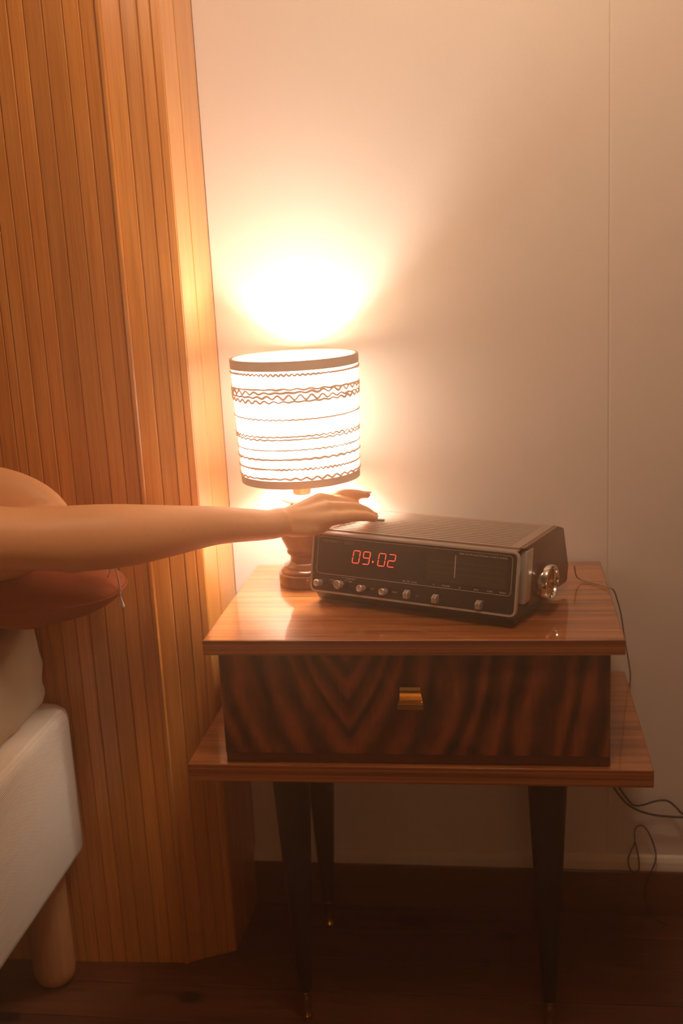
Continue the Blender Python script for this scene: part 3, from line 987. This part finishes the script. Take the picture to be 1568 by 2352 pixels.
# arm: wrist to shoulder
arm = [(-.2890, -.2300, .7215), (-.3100, -.2420, .7200), (-.3727, -.2620, .7252), (-.4238, -.2920, .7272), (-.4712, -.3260, .7305), (-.5060, -.3500, .7345), (-.5400, -.3700, .7385), (-.5820, -.4000, .7470), (-.6364, -.4400, .7620), (-.6900, -.4700, .7780), (-.7600, -.5000, .7850)]
hr = [.0250, .0250, .0290, .0345, .0400, .0415, .0400, .0395, .0420, .0470, .0560]
vr = [.0195, .0200, .0255, .0330, .0400, .0420, .0415, .0385, .0400, .0440, .0560]
tube(arm, hr, 28, bm=b, smooth_n=6, flat=[v_ / h_ for v_, h_ in zip(vr, hr)])
ellipsoid((-.5350, -.3690, .7230), (.034, .026, .030), bm=b)                       # elbow
ellipsoid((-.4900, -.3300, .7280), (.060, .034, .038), bm=b, rot=Matrix.Rotation(.55, 3, 'Z'))  # forearm muscle
ellipsoid((-.6850, -.3450, .7530), (.146, .045, .080), 32, 20, bm=b)  # back of the shoulder
ellipsoid((-.7700, -.4900, .7750), (.080, .075, .070), 24, 16, bm=b)
tube([(-.690, -.355, .755), (-.740, -.410, .770), (-.800, -.480, .765)], [.050, .062, .070], 24, bm=b, smooth_n=4)
# palm: metacarpals and pads
wr = (-.2930, -.2320, .7200)
mc = {'i': (-.2545, -.1760, .7330), 'm': (-.2440, -.1950, .7415), 'r': (-.2315, -.2090, .7330), 'p': (-.2225, -.2200, .7215)}
for k, r0, r1 in (('i', .0170, .0108), ('m', .0180, .0112), ('r', .0175, .0105), ('p', .0165, .0098)):
    m = Vector(mc[k]); w0 = Vector(wr) + (m - Vector(wr)) * .02
    tube([w0, w0.lerp(m, .5) + Vector((0, 0, -.001)), m], [r0, .0140, r1], 16, bm=b, smooth_n=5)
ellipsoid((-.2610, -.2270, .7110), (.036, .0165, .0125), 20, 14, bm=b, rot=Matrix.Rotation(.35, 3, 'Z'))     # little-finger side pad
ellipsoid((-.2560, -.2050, .7190), (.034, .026, .0135), 20, 14, bm=b, rot=Matrix.Rotation(.5, 3, 'Z'))
ellipsoid((-.2650, -.1880, .7160), (.028, .014, .014), 20, 14, bm=b, rot=Matrix.Rotation(.9, 3, 'Z'))        # thumb pad
# fingers (each with its own bends)
FG = {
 'i': [(-.2545, -.1760, .7330), (-.2240, -.1600, .7400), (-.2030, -.1480, .7385), (-.1860, -.1370, .7345)],
 'm': [(-.2440, -.1950, .7415), (-.2120, -.1680, .7300), (-.1960, -.1460, .7160), (-.1870, -.1320, .7052)],
 'r': [(-.2315, -.2090, .7330), (-.2020, -.1820, .7270), (-.1865, -.1580, .7155), (-.1775, -.1420, .7048)],
 'p': [(-.2225, -.2200, .7215), (-.1980, -.1980, .7185), (-.1840, -.1760, .7125), (-.1745, -.1580, .7050)],
}
FRD = {'i': [.0100, .0084, .0074, .0052], 'm': [.0104, .0086, .0076, .0060], 'r': [.0098, .0082, .0074, .0060], 'p': [.0094, .0078, .0070, .0056]}
for k, P_ in FG.items():
    tube(P_, FRD[k], 16, bm=b, smooth_n=6)
    ellipsoid(P_[-1], (FRD[k][-1] * 1.04,) * 3, 14, 10, bm=b)
    ellipsoid(P_[1], (.0088, .0084, .0084), 14, 10, bm=b)
    ellipsoid((P_[0][0], P_[0][1], P_[0][2] + .0012), (.0105, .0095, .0098), 14, 10, bm=b)
tube([(-.2720, -.2000, .7150), (-.2540, -.1700, .7120), (-.2340, -.1500, .7085), (-.2140, -.1350, .7050)], [.0150, .0112, .0092, .0066], 16, bm=b, smooth_n=6)
ellipsoid((-.2140, -.1350, .7050), (.0070, .0070, .0066), 14, 10, bm=b)
# torso, head, other arm, legs (beyond the left edge of the picture, under the duvet)
tube([(-.93, -.455, .735), (-.93, -.52, .720), (-.93, -.62, .690), (-.93, -.78, .665), (-.93, -.92, .665), (-.93, -1.05, .675)], [.10, .165, .165, .135, .150, .165], 28, bm=b, smooth_n=4, flat=[.80, .62, .62, .68, .64, .60])
tube([(-.93, -.47, .745), (-.925, -.41, .760), (-.92, -.345, .775)], [.062, .052, .056], 20, bm=b, smooth_n=4)
HC = Vector((-.905, -.305, .795))
ellipsoid(HC, (.092, .078, .104), 28, 20, bm=b, rot=Matrix.Rotation(-.2, 3, 'Y'))
ellipsoid(HC + Vector((.050, 0, -.040)), (.048, .050, .052), 20, 14, bm=b)           # jaw
ellipsoid(HC + Vector((.098, 0, -.018)), (.013, .0095, .012), 14, 10, bm=b)          # nose
tube([HC + Vector((.084, 0, .016)), HC + Vector((.102, 0, -.016))], [.006, .0095], 12, bm=b)
for s_ in (-1, 1):
    ellipsoid(HC + Vector((.0, s_ * .078, -.008)), (.016, .008, .026), 14, 10, bm=b)  # ears
ellipsoid(HC + Vector((.090, 0, -.050)), (.009, .020, .0045), 14, 8, bm=b)
ellipsoid(HC + Vector((.088, 0, -.058)), (.009, .017, .005), 14, 8, bm=b)
tube([(-1.08, -.50, .735), (-1.20, -.52, .680), (-1.30, -.45, .630), (-1.33, -.33, .605), (-1.28, -.25, .600)], [.055, .044, .038, .030, .022], 20, bm=b, smooth_n=5)
for dx_ in (-.018, -.006, .006, .018):
    tube([(-1.28 + dx_, -.26, .600), (-1.262 + dx_ * 1.3, -.225, .597), (-1.255 + dx_ * 1.4, -.205, .590)], [.0095, .008, .006], 12, bm=b)
tube([(-1.295, -.275, .597), (-1.318, -.245, .592), (-1.322, -.225, .588)], [.011, .009, .0065], 12, bm=b)
for s_ in (-1, 1):
    tube([(-.93 + s_ * .075, -1.05, .672), (-.93 + s_ * .085, -1.25, .660), (-.93 + s_ * .080, -1.45, .640), (-.93 + s_ * .080, -1.60, .636), (-.93 + s_ * .075, -1.80, .622)], [.090, .072, .052, .052, .036], 20, bm=b, smooth_n=4)
    ellipsoid((-.93 + s_ * .080, -1.87, .612), (.038, .085, .030), 18, 12, bm=b)
body = remesh(b, .0027, 5, .5)
# light modelling of veins, tendons and skin folds on the back of the hand
for v in body.verts:
    p = v.co
    if p.x > -.33:
        v.co += Vector((0, 0, 1)) * .0006 * noise.noise(Vector((p.x * 40, p.y * 110, 3)))
bo = obj('body', body, M['skin'], per, smooth=True, world=True)
# nails
for k in ('i', 'm', 'r', 'p'):
    P_ = [Vector(q_) for q_ in FG[k]]
    d = (P_[-1] - P_[-2]).normalized()
    sid = d.cross(UPZ).normalized()
    up_ = sid.cross(d).normalized()
    n_ = bmesh.new()
    rt = Matrix((d, sid, up_)).transposed()
    r_ = FRD[k][-1]
    ellipsoid(P_[-1] + up_ * (r_ * .78) + d * .0010, (.0058, .0042, .0016), 14, 8, bm=n_, rot=rt)
    obj('fingernail', n_, M['nail'], per, smooth=True, world=True)
# face details and hair
for s_ in (-1, 1):
    n_ = bmesh.new()
    ellipsoid(HC + Vector((.079, s_ * .030, .006)), (.012, .012, .0095), 16, 12, bm=n_)
    e_ = obj('eye', n_, M['eye'], per, smooth=True, world=True)
    n_ = bmesh.new()
    ellipsoid(HC + Vector((.0895, s_ * .030, .006)), (.0030, .0052, .0052), 12, 8, bm=n_)
    obj('iris', n_, M['iris'], e_, smooth=True, world=True, root=per)
n_ = bmesh.new()
ellipsoid(HC + Vector((-.020, 0, .016)), (.096, .088, .106), 28, 20, bm=n_)
tube([HC + Vector((-.06, .0, .0)), HC + Vector((-.10, .0, -.08)), HC + Vector((-.15, -.03, -.13))], [.07, .06, .03], 18, bm=n_, smooth_n=4)
for v in n_.verts:
    v.co += Vector((0, 0, 1)) * .004 * noise.noise(v.co * 60)
obj('hair', n_, M['hair'], per, smooth=True, world=True)
n_ = bmesh.new()
tube([(-.93, -.575, .705), (-.93, -.64, .688), (-.93, -.78, .667), (-.93, -.95, .668)], [.168, .169, .140, .158], 32, bm=n_, smooth_n=4, flat=[.66, .64, .70, .66])
obj('camisole', n_, M['camisole'], per, smooth=True, world=True)
